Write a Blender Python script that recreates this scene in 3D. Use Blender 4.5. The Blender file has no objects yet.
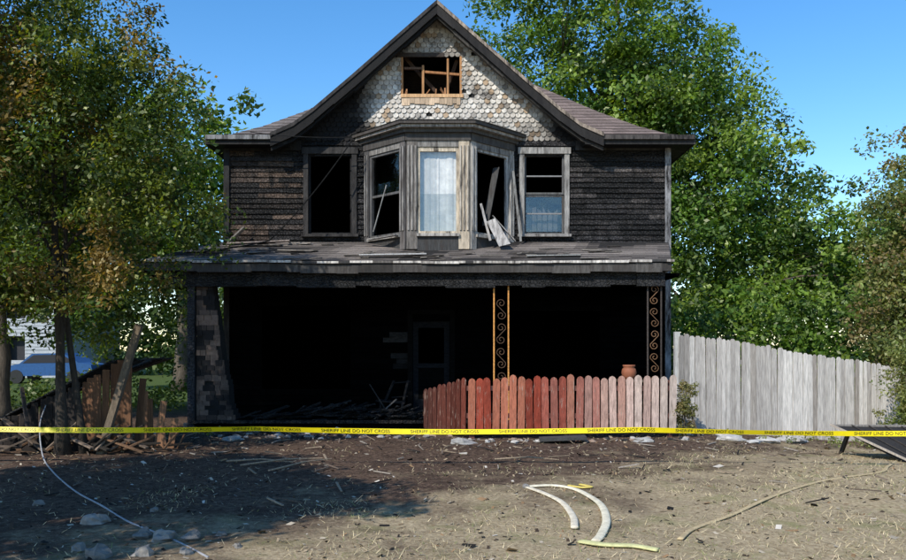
import bpy, math, random
import numpy as np
from mathutils import Vector, Matrix, noise as mn
random.seed(7); rng=np.random.default_rng(7)
scene=bpy.context.scene
R=random.uniform
# ------------------------------------------------------------ helpers
def link(o,parent=None):
    scene.collection.objects.link(o)
    if parent is not None: o.parent=parent
    return o
def empty(name,loc=(0,0,0)):
    e=bpy.data.objects.new(name,None); link(e); return e
class MB:
    def __init__(s): s.v=[];s.f=[];s.c=[]
    def poly(s,pts,col):
        b=len(s.v); s.v+= [tuple(p) for p in pts]; s.f.append(tuple(range(b,b+len(pts)))); s.c.append(col)
    def hexa(s,P,col):
        b=len(s.v); s.v+=[tuple(p) for p in P]
        for q in ((3,2,1,0),(4,5,6,7),(0,1,5,4),(1,2,6,5),(2,3,7,6),(3,0,4,7)):
            s.f.append(tuple(b+i for i in q)); s.c.append(col)
    def box(s,x0,x1,y0,y1,z0,z1,col):
        s.hexa([(x0,y0,z0),(x1,y0,z0),(x1,y1,z0),(x0,y1,z0),(x0,y0,z1),(x1,y0,z1),(x1,y1,z1),(x0,y1,z1)],col)
    def fb(s,F,u0,u1,z0,z1,d0,d1,col):
        o,u,n=F
        def p(a,d,z): return (o[0]+u[0]*a+n[0]*d, o[1]+u[1]*a+n[1]*d, z)
        s.hexa([p(u0,d1,z0),p(u1,d1,z0),p(u1,d0,z0),p(u0,d0,z0),p(u0,d1,z1),p(u1,d1,z1),p(u1,d0,z1),p(u0,d0,z1)],col)
    def prism(s,pts,ext,col):
        n=len(pts); ext=Vector(ext); b=len(s.v)
        s.v+=[tuple(p) for p in pts]+[tuple(Vector(p)+ext) for p in pts]
        s.f.append(tuple(range(b,b+n))); s.c.append(col)
        s.f.append(tuple(reversed(range(b+n,b+2*n)))); s.c.append(col)
        for i in range(n):
            j=(i+1)%n; s.f.append((b+j,b+i,b+n+i,b+n+j)); s.c.append(col)
    def beam(s,a,b_,w,h,col,roll=0.0):
        a=Vector(a);b_=Vector(b_);d=(b_-a).normalized()
        up=Vector((0,0,1)) if abs(d.z)<.95 else Vector((0,1,0))
        x=d.cross(up).normalized(); y=x.cross(d).normalized()
        if roll:
            q=Matrix.Rotation(roll,3,d); x=q@x; y=q@y
        x=x*w/2; y=y*h/2
        s.hexa([a-x-y,a+x-y,b_+x-y,b_-x-y,a-x+y,a+x+y,b_+x+y,b_-x+y],col)
    def tube(s,pts,rad,col,n=6,flat=1.0):
        pts=[Vector(p) for p in pts]; m=len(pts)
        if not hasattr(rad,'__len__'): rad=[rad]*m
        b=len(s.v); px=None
        for i,p in enumerate(pts):
            t=(pts[min(i+1,m-1)]-pts[max(i-1,0)]).normalized()
            if px is None:
                r=Vector((0,0,1)) if abs(t.z)<.9 else Vector((1,0,0))
                px=t.cross(r).normalized()
            else: px=(px-t*px.dot(t)).normalized()
            py=t.cross(px)
            for k in range(n):
                a=2*math.pi*k/n; s.v.append(tuple(p+px*math.cos(a)*rad[i]+py*math.sin(a)*rad[i]*flat))
        for i in range(m-1):
            for k in range(n):
                k2=(k+1)%n
                s.f.append((b+i*n+k,b+i*n+k2,b+(i+1)*n+k2,b+(i+1)*n+k)); s.c.append(col)
        s.f.append(tuple(b+k for k in reversed(range(n)))); s.c.append(col)
        s.f.append(tuple(b+(m-1)*n+k for k in range(n))); s.c.append(col)
    def lathe(s,c,prof,col,n=20):
        b=len(s.v)
        for r,z in prof:
            for k in range(n):
                a=2*math.pi*k/n; s.v.append((c[0]+r*math.cos(a),c[1]+r*math.sin(a),c[2]+z))
        for i in range(len(prof)-1):
            for k in range(n):
                k2=(k+1)%n; s.f.append((b+i*n+k,b+i*n+k2,b+(i+1)*n+k2,b+(i+1)*n+k)); s.c.append(col)
    def obj(s,name,mat,parent=None,smooth=False):
        me=bpy.data.meshes.new(name); me.from_pydata(s.v,[],s.f)
        ca=me.color_attributes.new('Col','FLOAT_COLOR','CORNER')
        arr=[]
        for f,c in zip(s.f,s.c): arr+= list((c[0],c[1],c[2],1.0))*len(f)
        ca.data.foreach_set('color',arr)
        if smooth: me.polygons.foreach_set('use_smooth',[True]*len(me.polygons))
        me.materials.append(mat); me.update()
        return link(bpy.data.objects.new(name,me),parent)
def quads_obj(name,V,C,mat,parent=None):
    n=len(V); me=bpy.data.meshes.new(name)
    me.vertices.add(n*4); me.vertices.foreach_set('co',V.reshape(-1).astype(np.float32))
    me.loops.add(n*4); me.loops.foreach_set('vertex_index',np.arange(n*4,dtype=np.int32))
    me.polygons.add(n); me.polygons.foreach_set('loop_start',np.arange(0,n*4,4,dtype=np.int32))
    try: me.polygons.foreach_set('loop_total',np.full(n,4,dtype=np.int32))
    except Exception: pass
    me.update(calc_edges=True)
    ca=me.color_attributes.new('Col','FLOAT_COLOR','CORNER')
    c4=np.ones((n,4,4),dtype=np.float32); c4[:,:,:3]=C[:,None,:]
    ca.data.foreach_set('color',c4.reshape(-1))
    me.materials.append(mat); me.validate()
    return link(bpy.data.objects.new(name,me),parent)
def jit(c,a=.15):
    k=1+R(-a,a); return (c[0]*k,c[1]*k,c[2]*k)
def mixc(a,b,t): t=max(0,min(1,t)); return tuple(a[i]*(1-t)+b[i]*t for i in range(3))
def nz(x,y,z=0): return mn.noise(Vector((x,y,z)))

# ------------------------------------------------------------ materials
def newmat(name):
    m=bpy.data.materials.new(name); m.use_nodes=True; nt=m.node_tree; nt.nodes.clear()
    out=nt.nodes.new('ShaderNodeOutputMaterial'); return m,nt,out
def N(nt,t,**k):
    n=nt.nodes.new(t)
    for a,b in k.items():
        if a in n.inputs: n.inputs[a].default_value=b
        else: setattr(n,a,b)
    return n
def m_attr(name,rough=.8,scale=(4,4,4),var=.4,bump=.3,bscale=30,soot=0.0,sootscale=(2,2,2),sootcol=(.010,.009,.009),crack=0,spec=.3,metal=0,soft=.04):
    m,nt,out=newmat(name); L=nt.links.new
    b=N(nt,'ShaderNodeBsdfPrincipled'); b.inputs['Roughness'].default_value=rough
    b.inputs['Specular IOR Level'].default_value=spec; b.inputs['Metallic'].default_value=metal
    at=N(nt,'ShaderNodeAttribute'); at.attribute_name='Col'
    tc=N(nt,'ShaderNodeTexCoord'); mp=N(nt,'ShaderNodeMapping'); mp.inputs['Scale'].default_value=scale
    L(tc.outputs['Object'],mp.inputs[0])
    n1=N(nt,'ShaderNodeTexNoise',Scale=3.0,Detail=7.0,Roughness=.7); L(mp.outputs[0],n1.inputs['Vector'])
    mr=N(nt,'ShaderNodeMapRange'); mr.inputs['From Min'].default_value=.3; mr.inputs['From Max'].default_value=.7
    mr.inputs['To Min'].default_value=1-var; mr.inputs['To Max'].default_value=1+var; L(n1.outputs['Fac'],mr.inputs['Value'])
    vm=N(nt,'ShaderNodeVectorMath',operation='SCALE'); L(at.outputs['Color'],vm.inputs[0]); L(mr.outputs[0],vm.inputs['Scale'])
    col=vm.outputs[0]
    if soot>0:
        mp2=N(nt,'ShaderNodeMapping'); mp2.inputs['Scale'].default_value=sootscale; L(tc.outputs['Object'],mp2.inputs[0])
        n2=N(nt,'ShaderNodeTexNoise',Scale=1.0,Detail=8.0,Roughness=.72); L(mp2.outputs[0],n2.inputs['Vector'])
        r2=N(nt,'ShaderNodeMapRange'); r2.inputs['From Min'].default_value=.66-soot*.3-soft; r2.inputs['From Max'].default_value=.66-soot*.3+soft
        L(n2.outputs['Fac'],r2.inputs['Value'])
        mx=N(nt,'ShaderNodeMix',data_type='RGBA'); L(r2.outputs[0],mx.inputs[0]); L(col,mx.inputs[6]); mx.inputs[7].default_value=(*sootcol,1)
        col=mx.outputs[2]
    L(col,b.inputs['Base Color'])
    n3=N(nt,'ShaderNodeTexNoise',Scale=bscale,Detail=6.0,Roughness=.7); L(mp.outputs[0],n3.inputs['Vector'])
    h=n3.outputs['Fac']
    if crack:
        vo=N(nt,'ShaderNodeTexVoronoi',Scale=crack,feature='DISTANCE_TO_EDGE'); L(tc.outputs['Object'],vo.inputs['Vector'])
        rr=N(nt,'ShaderNodeMapRange'); rr.inputs['From Max'].default_value=.15; L(vo.outputs['Distance'],rr.inputs['Value'])
        ad=N(nt,'ShaderNodeMath',operation='ADD'); L(h,ad.inputs[0]); L(rr.outputs[0],ad.inputs[1]); h=ad.outputs[0]
    bp=N(nt,'ShaderNodeBump',Strength=bump,Distance=.02); L(h,bp.inputs['Height']); L(bp.outputs[0],b.inputs['Normal'])
    L(b.outputs[0],out.inputs[0]); return m
M_char=m_attr('charred_wood',.5,(3,3,8),.7,1.0,12,crack=16,spec=.30,soot=.35,sootscale=(5,5,2.2),sootcol=(.006,.006,.006),soft=.08)
M_soot=m_attr('soot_black',1.0,(3,3,8),.5,.4,12,spec=.0)
M_paint=m_attr('scorched_paint',.7,(6,6,1.5),.35,.5,14,soot=.45,sootscale=(7,7,1.6),soft=.10,spec=.2)
M_bay=m_attr('peeling_paint',.75,(9,9,1.5),.45,.5,14,soot=.30,sootscale=(11,11,1.6),sootcol=(.045,.038,.034),soft=.10,spec=.2)
M_shing=m_attr('scale_shingle',.85,(5,5,5),.3,.4,20,soot=.14,sootscale=(2.2,2.2,2.2),soft=.10,spec=.2)
M_roof=m_attr('asphalt_shingle',.95,(8,8,8),.35,.5,30,spec=.1)
M_wood=m_attr('weathered_wood',.85,(14,14,1.2),.42,.4,10,spec=.2)
M_red=m_attr('red_paint_wood',.75,(14,14,2),.5,.4,10,soot=.12,sootscale=(25,25,4),sootcol=(.34,.25,.2),soft=.05,spec=.2)
M_iron=m_attr('rusty_iron',.7,(12,12,12),.5,.3,20)
M_plain=m_attr('plain_varied',.7,(3,3,3),.2,.2,20)
M_stone=m_attr('broken_stone',.9,(3,3,3),.35,.8,6)
M_hose=m_attr('canvas_hose',.8,(5,5,5),.25,.3,40)
M_bark=m_attr('bark',.95,(8,8,2),.5,1.0,6)
M_tape=m_attr('plastic_tape',.4,(1,1,1),.06,.05,5)
M_black=m_attr('black_ink',.5,(1,1,1),.05,.0,5)
M_grass=m_attr('dry_grass',.9,(1,1,1),.3,.0,5,spec=.1)
def leaf_mat():
    m,nt,out=newmat('leaves'); L=nt.links.new
    at=N(nt,'ShaderNodeAttribute'); at.attribute_name='Col'
    d=N(nt,'ShaderNodeBsdfDiffuse'); gl=N(nt,'ShaderNodeBsdfGlossy',Roughness=.45); gl.inputs['Color'].default_value=(.9,.95,.7,1)
    t=N(nt,'ShaderNodeBsdfTranslucent'); mx=N(nt,'ShaderNodeMixShader'); mx.inputs[0].default_value=.40
    m2=N(nt,'ShaderNodeMixShader'); m2.inputs[0].default_value=.035
    g=N(nt,'ShaderNodeMix',data_type='RGBA',blend_type='MULTIPLY'); g.inputs[0].default_value=1; g.inputs[7].default_value=(1.9,1.75,.5,1)
    L(at.outputs['Color'],d.inputs['Color']); L(at.outputs['Color'],g.inputs[6]); L(g.outputs[2],t.inputs['Color'])
    L(d.outputs[0],mx.inputs[1]); L(t.outputs[0],mx.inputs[2]); L(mx.outputs[0],m2.inputs[1]); L(gl.outputs[0],m2.inputs[2]); L(m2.outputs[0],out.inputs[0]); return m
M_leaf=leaf_mat()
def glass_mat():
    m,nt,out=newmat('window_glass'); L=nt.links.new
    g=N(nt,'ShaderNodeBsdfGlossy',Roughness=.08); g.inputs['Color'].default_value=(.8,.82,.82,1)
    t=N(nt,'ShaderNodeBsdfTransparent'); mx=N(nt,'ShaderNodeMixShader'); mx.inputs[0].default_value=.07
    tc=N(nt,'ShaderNodeTexCoord'); n=N(nt,'ShaderNodeTexNoise',Scale=2.5,Detail=3.0); L(tc.outputs['Object'],n.inputs['Vector'])
    b=N(nt,'ShaderNodeBump',Strength=.15,Distance=.05); L(n.outputs[0],b.inputs['Height']); L(b.outputs[0],g.inputs['Normal'])
    L(t.outputs[0],mx.inputs[1]); L(g.outputs[0],mx.inputs[2]); L(mx.outputs[0],out.inputs[0]); return m
M_glass=glass_mat()

# ------------------------------------------------------------ ground
def sm(a,b,x):
    t=max(0,min(1,(x-a)/(b-a))); return t*t*(3-2*t)
def gz(x,y):
    z=-.30*sm(4.8,9.5,x)*sm(9,14,y)
    near=1-sm(25,40,abs(y)+abs(x)*.5)
    z+=near*(.035*nz(x*.6,y*.6)+.018*nz(x*2.3,y*2.3,3)+.008*nz(x*7,y*7,5))
    return z
xs=np.concatenate([[-400,-200,-100,-60,-40,-28,-20],np.arange(-15,15.01,.12),[20,28,40,60,100,200,400]])
ys=np.concatenate([[-60,-20,-5,0,2],np.arange(3,19,.12),[20,23,27,32,40,55,80,120,200,400,900]])
V=[(float(x),float(y),gz(x,y)) for y in ys for x in xs]; nx=len(xs)
F=[(j*nx+i,j*nx+i+1,(j+1)*nx+i+1,(j+1)*nx+i) for j in range(len(ys)-1) for i in range(nx-1)]
me=bpy.data.meshes.new('ground'); me.from_pydata(V,[],F); me.polygons.foreach_set('use_smooth',[True]*len(F))
m,nt,out=newmat('dirt_and_dry_grass'); L=nt.links.new
b=N(nt,'ShaderNodeBsdfPrincipled'); b.inputs['Roughness'].default_value=.95; b.inputs['Specular IOR Level'].default_value=.05
tc=N(nt,'ShaderNodeTexCoord'); sp=N(nt,'ShaderNodeSeparateXYZ'); L(tc.outputs['Object'],sp.inputs[0])
def noi(s,d=8,r=.7):
    n=N(nt,'ShaderNodeTexNoise',Scale=s,Detail=float(d),Roughness=r); L(tc.outputs['Object'],n.inputs['Vector']); return n.outputs['Fac']
def mth(op,a,b_=None,c=None):
    n=N(nt,'ShaderNodeMath',operation=op)
    for i,q in enumerate((a,b_,c)):
        if q is None: continue
        if isinstance(q,(int,float)): n.inputs[i].default_value=q
        else: L(q,n.inputs[i])
    return n.outputs[0]
def mixn(f,a,b_):
    n=N(nt,'ShaderNodeMix',data_type='RGBA'); L(f,n.inputs[0])
    for i,q in ((6,a),(7,b_)):
        if isinstance(q,tuple): n.inputs[i].default_value=(*q,1)
        else: L(q,n.inputs[i])
    return n.outputs[2]
def ramp(f,a,b_):
    n=N(nt,'ShaderNodeMapRange'); n.interpolation_type='SMOOTHSTEP'; n.inputs['From Min'].default_value=a; n.inputs['From Max'].default_value=b_; L(f,n.inputs['Value']); return n.outputs[0]
yy=mth('MULTIPLY',mth('SUBTRACT',9.0,sp.outputs[1]),.26)
xx=mth('MULTIPLY',sp.outputs[0],.22)
nn=mth('MULTIPLY',mth('SUBTRACT',noi(.9),.5),3.4)
f=ramp(mth('ADD',mth('ADD',yy,xx),nn),-.4,.8)
soil=mixn(ramp(noi(14),.35,.7),(.044,.029,.022),(.16,.106,.075))
soil=mixn(ramp(noi(2.2),.5,.62),soil,(.06,.04,.03))
soil=mixn(ramp(noi(55,3),.60,.72),soil,(.32,.25,.18))
grs=mixn(ramp(noi(22),.3,.7),(.23,.17,.10),(.48,.385,.245))
grs=mixn(ramp(noi(1.7),.50,.68),grs,(.25,.225,.11))
near=mixn(f,soil,grs)
far=ramp(sp.outputs[1],19,24)
col=mixn(far,near,(.07,.10,.03))
L(col,b.inputs['Base Color'])
bp=N(nt,'ShaderNodeBump',Strength=.8,Distance=.03); L(mth('ADD',noi(9),mth('MULTIPLY',noi(45),.5)),bp.inputs['Height']); L(bp.outputs[0],b.inputs['Normal'])
L(b.outputs[0],out.inputs[0]); me.materials.append(m)
link(bpy.data.objects.new('ground',me))

# dry grass blades
n=85000
X=rng.uniform(-9,13,n); Y=4.2+rng.random(n)**1.2*11; keep=[]
for i in range(n):
    d=(9.0-Y[i])*.26+X[i]*.22+nz(X[i]*.8,Y[i]*.8,9)*2.2
    keep.append(rng.random()< .06+.94*sm(-.3,1.0,d))
keep=np.array(keep)&(Y<15); X=X[keep];Y=Y[keep];n=len(X)
Z=np.array([gz(a,c) for a,c in zip(X,Y)])-.004
h=rng.uniform(.010,.042,n)*(1+.8*(rng.random(n)<.06)); a=rng.uniform(0,6.28,n); w=rng.uniform(.002,.005,n)
lean=rng.uniform(.3,2.2,n); la=rng.uniform(0,6.28,n)
P=np.stack([X,Y,Z],1); wx=np.stack([np.cos(a)*w,np.sin(a)*w,0*a],1); tip=np.stack([np.cos(la)*h*lean,np.sin(la)*h*lean,h],1)
Vq=np.stack([P-wx,P+wx,P+tip+wx*.3,P+tip-wx*.3],1)
t=rng.random(n)[:,None]; C=np.array([.50,.41,.25])*(.55+.75*t); gm=rng.random(n)<.18; C[gm]=np.array([.19,.21,.08])
quads_obj('grass',Vq,C,M_grass)
n=9000
X=rng.uniform(-9,12,n); Y=rng.uniform(5,15.3,n); Z=np.array([gz(a,c) for a,c in zip(X,Y)])+.006
a=rng.uniform(0,6.28,n); l=rng.uniform(.008,.03,n)*(1+1.5*(rng.random(n)<.05)); w=l*rng.uniform(.15,.7,n)
U=np.stack([np.cos(a)*l,np.sin(a)*l,rng.uniform(-.3,.6,n)*l],1); W=np.stack([-np.sin(a)*w,np.cos(a)*w,rng.uniform(-.3,.3,n)*w],1)
P=np.stack([X,Y,Z],1); Vq=np.stack([P-U-W,P+U-W,P+U+W,P-U+W],1)
pal=np.array([[.30,.23,.15],[.38,.32,.24],[.05,.035,.025],[.02,.018,.016],[.24,.15,.08],[.5,.45,.38]]); C=pal[rng.choice(6,n,p=[.28,.14,.22,.20,.12,.04])]
quads_obj('litter',Vq,C,M_grass)

# ------------------------------------------------------------ house
H=empty('burnt_house')
def facet(p0,p1):
    p0=Vector((p0[0],p0[1]));p1=Vector((p1[0],p1[1]));u=(p1-p0);Ln=u.length;u=u/Ln
    return ((p0.x,p0.y),(u.x,u.y),(u.y,-u.x)),Ln
def siding(mb,F,Ln,z0,z1,openings,hh,colf,th=.06):
    o,u,nn_=F
    z=z0
    while z<z1-.01:
        ze=min(z+hh,z1); iv=[(0,Ln)]
        for a,b_,lo,hi in openings:
            if lo<(z+ze)/2<hi:
                new=[]
                for s,e in iv:
                    if b_<=s or a>=e: new.append((s,e)); continue
                    if a>s: new.append((s,a))
                    if b_<e: new.append((b_,e))
                iv=new
        for s,e in iv:
            x=s
            while x<e-.01:
                x2=min(e,x+R(.4,1.6)); 
                if e-x2<.3: x2=e
                jz=R(-.006,.006); jd=R(-.008,.012)
                c=colf(o[0]+u[0]*(x+x2)/2,(z+ze)/2)
                def p(a,d,zz): return (o[0]+u[0]*a+nn_[0]*d,o[1]+u[1]*a+nn_[1]*d,zz)
                bd=.038+jd; td=.004; tl=R(-.007,.007)
                mb.hexa([p(x,bd,z+jz+tl),p(x2,bd,z+jz-tl),p(x2,-th,z),p(x,-th,z),p(x,td,ze+.012),p(x2,td,ze+.012),p(x2,-th,ze),p(x,-th,ze)],c)
                x=x2
        z=ze
XL,XR,YF,YB=-5.10,4.84,18.0,27.8
def c_up(x,z):
    k=.28+nz(x*1.3,z*1.1,2)*1.5
    c=mixc((.009,.009,.009),(.032,.030,.031),k)
    if x>2.7: c=mixc(c,(.075,.066,.062),.10+nz(x*2,z*2,6)*1.4)
    if x<-3.6: c=mixc(c,(.16,.11,.08),.15+nz(x*2,z*2,9)*1.8)
    return jit(c,.5)
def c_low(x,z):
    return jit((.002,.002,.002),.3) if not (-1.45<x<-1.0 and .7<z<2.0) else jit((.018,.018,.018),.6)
mb=MB()
Ff,Lf=facet((XL,YF),(XR,YF))
winL=(-3.25,-2.27,4.22,5.98); winR=(1.60,2.50,4.22,5.98)
op2=[(winL[0]-XL,winL[1]-XL,winL[2],winL[3]),(winR[0]-XL,winR[1]-XL,winR[2],winR[3]),(-1.75-XL,1.15-XL,4.0,6.4)]
siding(mb,Ff,Lf,3.6,6.32,op2,.118,c_up)
Fr,Lr=facet((XR,YF+.07),(XR,YB)); siding(mb,Fr,Lr,0,6.32,[(3,4,4.2,5.8)],.115,lambda x,z:jit((.10,.10,.10),.3))
Fl,Ll=facet((XL,YB),(XL,YF+.07)); siding(mb,Fl,Ll,0,6.32,[(5,6,4.2,5.8)],.115,lambda x,z:jit((.03,.03,.03),.3))
Fb,Lb=facet((XR,YB),(XL,YB)); siding(mb,Fb,Lb,0,6.32,[],.115,lambda x,z:jit((.10,.10,.10),.3))
mb.obj('clapboard_walls',M_char,H)
mb=MB()
op1=[(-4.3-XL,-2.3-XL,.7,2.6),(-.92-XL,-.06-XL,.2,2.3),(1.0-XL,3.3-XL,.6,2.5)]
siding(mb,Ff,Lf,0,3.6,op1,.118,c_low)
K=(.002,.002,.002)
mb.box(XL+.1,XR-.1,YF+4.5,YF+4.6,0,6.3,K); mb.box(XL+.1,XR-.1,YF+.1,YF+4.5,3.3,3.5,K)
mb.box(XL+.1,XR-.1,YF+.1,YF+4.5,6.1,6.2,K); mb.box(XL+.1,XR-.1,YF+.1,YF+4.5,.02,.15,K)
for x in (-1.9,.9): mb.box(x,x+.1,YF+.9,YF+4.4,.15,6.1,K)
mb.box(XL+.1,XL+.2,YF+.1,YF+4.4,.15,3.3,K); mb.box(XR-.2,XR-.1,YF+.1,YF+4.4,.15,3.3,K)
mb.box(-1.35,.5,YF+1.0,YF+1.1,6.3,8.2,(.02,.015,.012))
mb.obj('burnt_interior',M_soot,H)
mb=MB()
mb.box(XR-.08,XR+.045,YF-.07,YF+.1,0,6.3,(.26,.26,.265))
mb.box(XL-.045,XL+.08,YF-.07,YF+.1,0,6.3,(.03,.03,.03))
mb.box(XL+.09,-3.4,YF-.065,YF-.03,6.08,6.3,(.02,.02,.02)); mb.box(2.75,XR-.09,YF-.065,YF-.03,6.08,6.3,(.04,.04,.04))
mb.obj('corner_boards',M_paint,H)

def window(F,u0,u1,z0,z1,name,casing=(.16,.16,.16),sash=(.2,.2,.2),cw=.11,glass=(True,True),mat=M_paint,d=0.0,head=.14,rail=True):
    mb=MB()
    mb.fb(F,u0-cw,u0,z0-.02,z1+.02,d-.08,d+.065,jit(casing)); mb.fb(F,u1,u1+cw,z0-.02,z1+.02,d-.08,d+.065,jit(casing))
    mb.fb(F,u0-cw-.03,u1+cw+.03,z1+.02,z1+.02+head,d-.08,d+.085,jit(casing))
    mb.fb(F,u0-cw-.04,u1+cw+.04,z0-.08,z0-.02,d-.08,d+.11,jit(casing))
    zm=(z0+z1)/2; s=.045
    for (a,b_,k) in ((z0-.02,zm,-.03),(zm,z1+.02,-.005)):
        mb.fb(F,u0,u0+s,a,b_,d-.05+k,d+.0+k,jit(sash)); mb.fb(F,u1-s,u1,a,b_,d-.05+k,d+.0+k,jit(sash))
        if rail or a<zm-.1: mb.fb(F,u0+s,u1-s,a,a+s,d-.05+k,d+k,jit(sash))
        if rail or a>=zm: mb.fb(F,u0+s,u1-s,b_-s,b_,d-.05+k,d+k,jit(sash))
    mb.obj(name,mat,H)
    g=MB()
    if glass[0]: g.fb(F,u0+s,u1-s,z0+s,zm-s,d-.062,d-.056,(1,1,1))
    if glass[1]: g.fb(F,u0+s,u1-s,zm+s,z1-s,d-.036,d-.030,(1,1,1))
    if g.v: g.obj(name+'_glass',M_glass,H)
window(Ff,winL[0]-XL+.0,winL[1]-XL,winL[2],winL[3],'window_left_frame',(.045,.042,.04),(.02,.02,.02),glass=(False,False),rail=False)
window(Ff,winR[0]-XL,winR[1]-XL,winR[2],winR[3],'window_right_frame',(.26,.25,.235),(.10,.10,.10),glass=(True,False),mat=M_bay)
mb=MB()
mb.fb(Ff,winR[0]-XL+.05,winR[1]-XL-.05,4.66,4.69,-.075,-.045,(.2,.2,.2)); mb.fb(Ff,winR[0]-XL+.05,winR[1]-XL-.05,5.5,5.53,-.04,-.02,(.2,.2,.2))
for i in range(6):
    x=1.68+i*.12; mb.poly([(x,18.2+R(0,.05),4.3),(x+.10,18.2+R(0,.05),4.3),(x+.10,18.2,4.65+R(0,.25)),(x,18.2,4.7+R(0,.25))],jit((.05,.05,.048)))
mb.obj('curtain_rag',M_plain,H)

# ---- bay window
A=(-1.98,18.0);B=(-1.0,17.05);Cc=(.36,17.05);D=(1.36,18.0)
W=(.36,.34,.31); Wd=(.08,.078,.078); Wt=(.44,.37,.28)
bay=MB()
fac=[facet(A,B),facet(B,Cc),facet(Cc,D)]
for k,(F,Ln) in enumerate(fac):
    e=.17 if k!=1 else .24
    cols=[(Wd,(.13,.12,.115)),((.17,.155,.14),Wt),(W,W)][k]
    for (a,b_,cc) in ((.012,e,cols[0]),(Ln-e,Ln-.012,cols[1])):
        bay.fb(F,a,b_,3.75,6.06,-.1,.03,cc)
        nfl=3 if k==1 else 2
        for q in range(nfl):
            xx_=a+(b_-a)*(q+.5)/nfl; bay.fb(F,xx_-.018,xx_+.018,4.15,5.95,.03,.055,mixc(cc,(.5,.48,.45),.3))
            bay.fb(F,xx_+.019,xx_+.026,4.15,5.95,.03,.034,(.03,.03,.03))
    bay.fb(F,e,Ln-e,3.72,4.02,-.1,.02,(.05,.05,.05)); bay.fb(F,e-.02,Ln-e+.02,4.02,4.08,-.1,.08,jit(W))
    bay.fb(F,e,Ln-e,5.93,6.06,-.1,.02,mixc(W,Wd,.5))
    bay.fb(F,-.02*(k==1),Ln+.02*(k==1),6.06,6.22,-.1,.05,(.07,.066,.062))
bay.obj('bay_window_frame',M_bay,H)
for k,(F,Ln) in enumerate(fac):
    e=.24 if k==1 else .17
    mb=MB(); s=.055
    u0,u1,z0,z1=e,Ln-e,4.08,5.93
    c=[(.10,.10,.10),(.50,.43,.33),(.40,.39,.37)][k]
    mb.fb(F,u0,u0+s,z0,z1,-.07,-.005,c);mb.fb(F,u1-s,u1,z0,z1,-.07,-.005,c)
    mb.fb(F,u0+s,u1-s,z1-s-(.04 if k==1 else 0),z1,-.07,-.005,c);mb.fb(F,u0+s,u1-s,z0,z0+s,-.07,-.005,c)
    if k==0: mb.fb(F,u0+s,u1-s,4.98,5.03,-.07,-.02,c)
    mb.obj('bay_sash',M_bay,H)
    g=MB()
    if k==1: g.fb(F,u0+s,u1-s,z0+s,z1-s-.04,-.045,-.038,(1,1,1))
    if k==0: g.fb(F,u0+s,u1-s,5.03,z1-s,-.045,-.038,(1,1,1))
    if g.v: g.obj('bay_glass',M_glass,H)
mb=MB(); x=-.76; yprev=17.16
while x<.12:
    w=R(.025,.05); yn=17.16+R(0,.022)
    zs=[4.12,4.5,4.95,5.15,5.5,5.88]
    for z0,z1 in zip(zs,zs[1:]):
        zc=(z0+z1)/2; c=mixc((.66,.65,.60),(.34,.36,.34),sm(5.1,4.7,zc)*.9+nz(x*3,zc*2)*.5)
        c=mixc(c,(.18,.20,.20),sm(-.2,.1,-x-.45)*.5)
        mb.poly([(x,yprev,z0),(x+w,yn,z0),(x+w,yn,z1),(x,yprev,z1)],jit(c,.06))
    yprev=yn; x+=w
mb.obj('bay_curtain',M_plain,H)
def offs(pts,o):
    res=[]; dirs=[]
    for i in range(3):
        F,_=facet(pts[i],pts[i+1]); dirs.append(F)
    res.append((pts[0][0]-o*1.1,pts[0][1]))
    for i in (1,2):
        n1=Vector(dirs[i-1][2]);n2=Vector(dirs[i][2]); bis=(n1+n2).normalized(); k=o/bis.dot(n1)
        res.append((pts[i][0]+bis.x*k,pts[i][1]+bis.y*k))
    res.append((pts[3][0]+o*1.1,pts[3][1])); return res
P4=[A,B,Cc,D]
mb=MB()
for o,z0,z1,c in ((.12,6.22,6.30,(.08,.075,.07)),(.22,6.302,6.36,(.34,.31,.28)),(.28,6.362,6.43,(.07,.062,.056))):
    q=offs(P4,o); mb.prism([(x,y,z0) for x,y in reversed(q)],(0,0,z1-z0),c)
mb.obj('bay_cornice',M_bay,H)
mb=MB(); q=offs(P4,.30); top=[(-1.7,17.95,6.62),(-.9,17.7,6.64),(.3,17.7,6.64),(1.1,17.95,6.62)]
for i in range(3): mb.poly([(*q[i],6.435),(*q[i+1],6.435),top[i+1],top[i]],(.05,.044,.04))
mb.poly(top,(.05,.044,.04)); mb.poly([(x,y,6.433) for x,y in q],(.03,.03,.03))
mb.obj('bay_roof',M_roof,H)
mb=MB()
mb.prism([(.72,17.12,4.35),(.90,17.10,4.42),(1.22,17.0,3.86),(.98,17.0,3.80)],(.01,.02,0),(.40,.38,.36))
mb.beam((.60,17.22,4.75),(.80,17.18,3.95),.05,.03,(.40,.38,.36)); mb.beam((1.35,17.3,3.95),(.85,17.25,4.5),.06,.02,(.3,.28,.26))
mb.beam((1.5,17.7,4.0),(1.34,17.85,5.6),.05,.03,(.22,.22,.21)); mb.beam((-1.75,17.6,4.2),(-1.45,17.45,5.2),.025,.02,(.25,.25,.24))
mb.beam((.95,17.55,5.6),(.70,17.35,4.3),.18,.01,(.06,.06,.06),.8)
mb.beam((-1.85,17.45,4.0),(-1.2,17.05,4.05),.12,.02,(.22,.21,.20))
mb.obj('broken_sash_pieces',M_bay,H)

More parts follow.
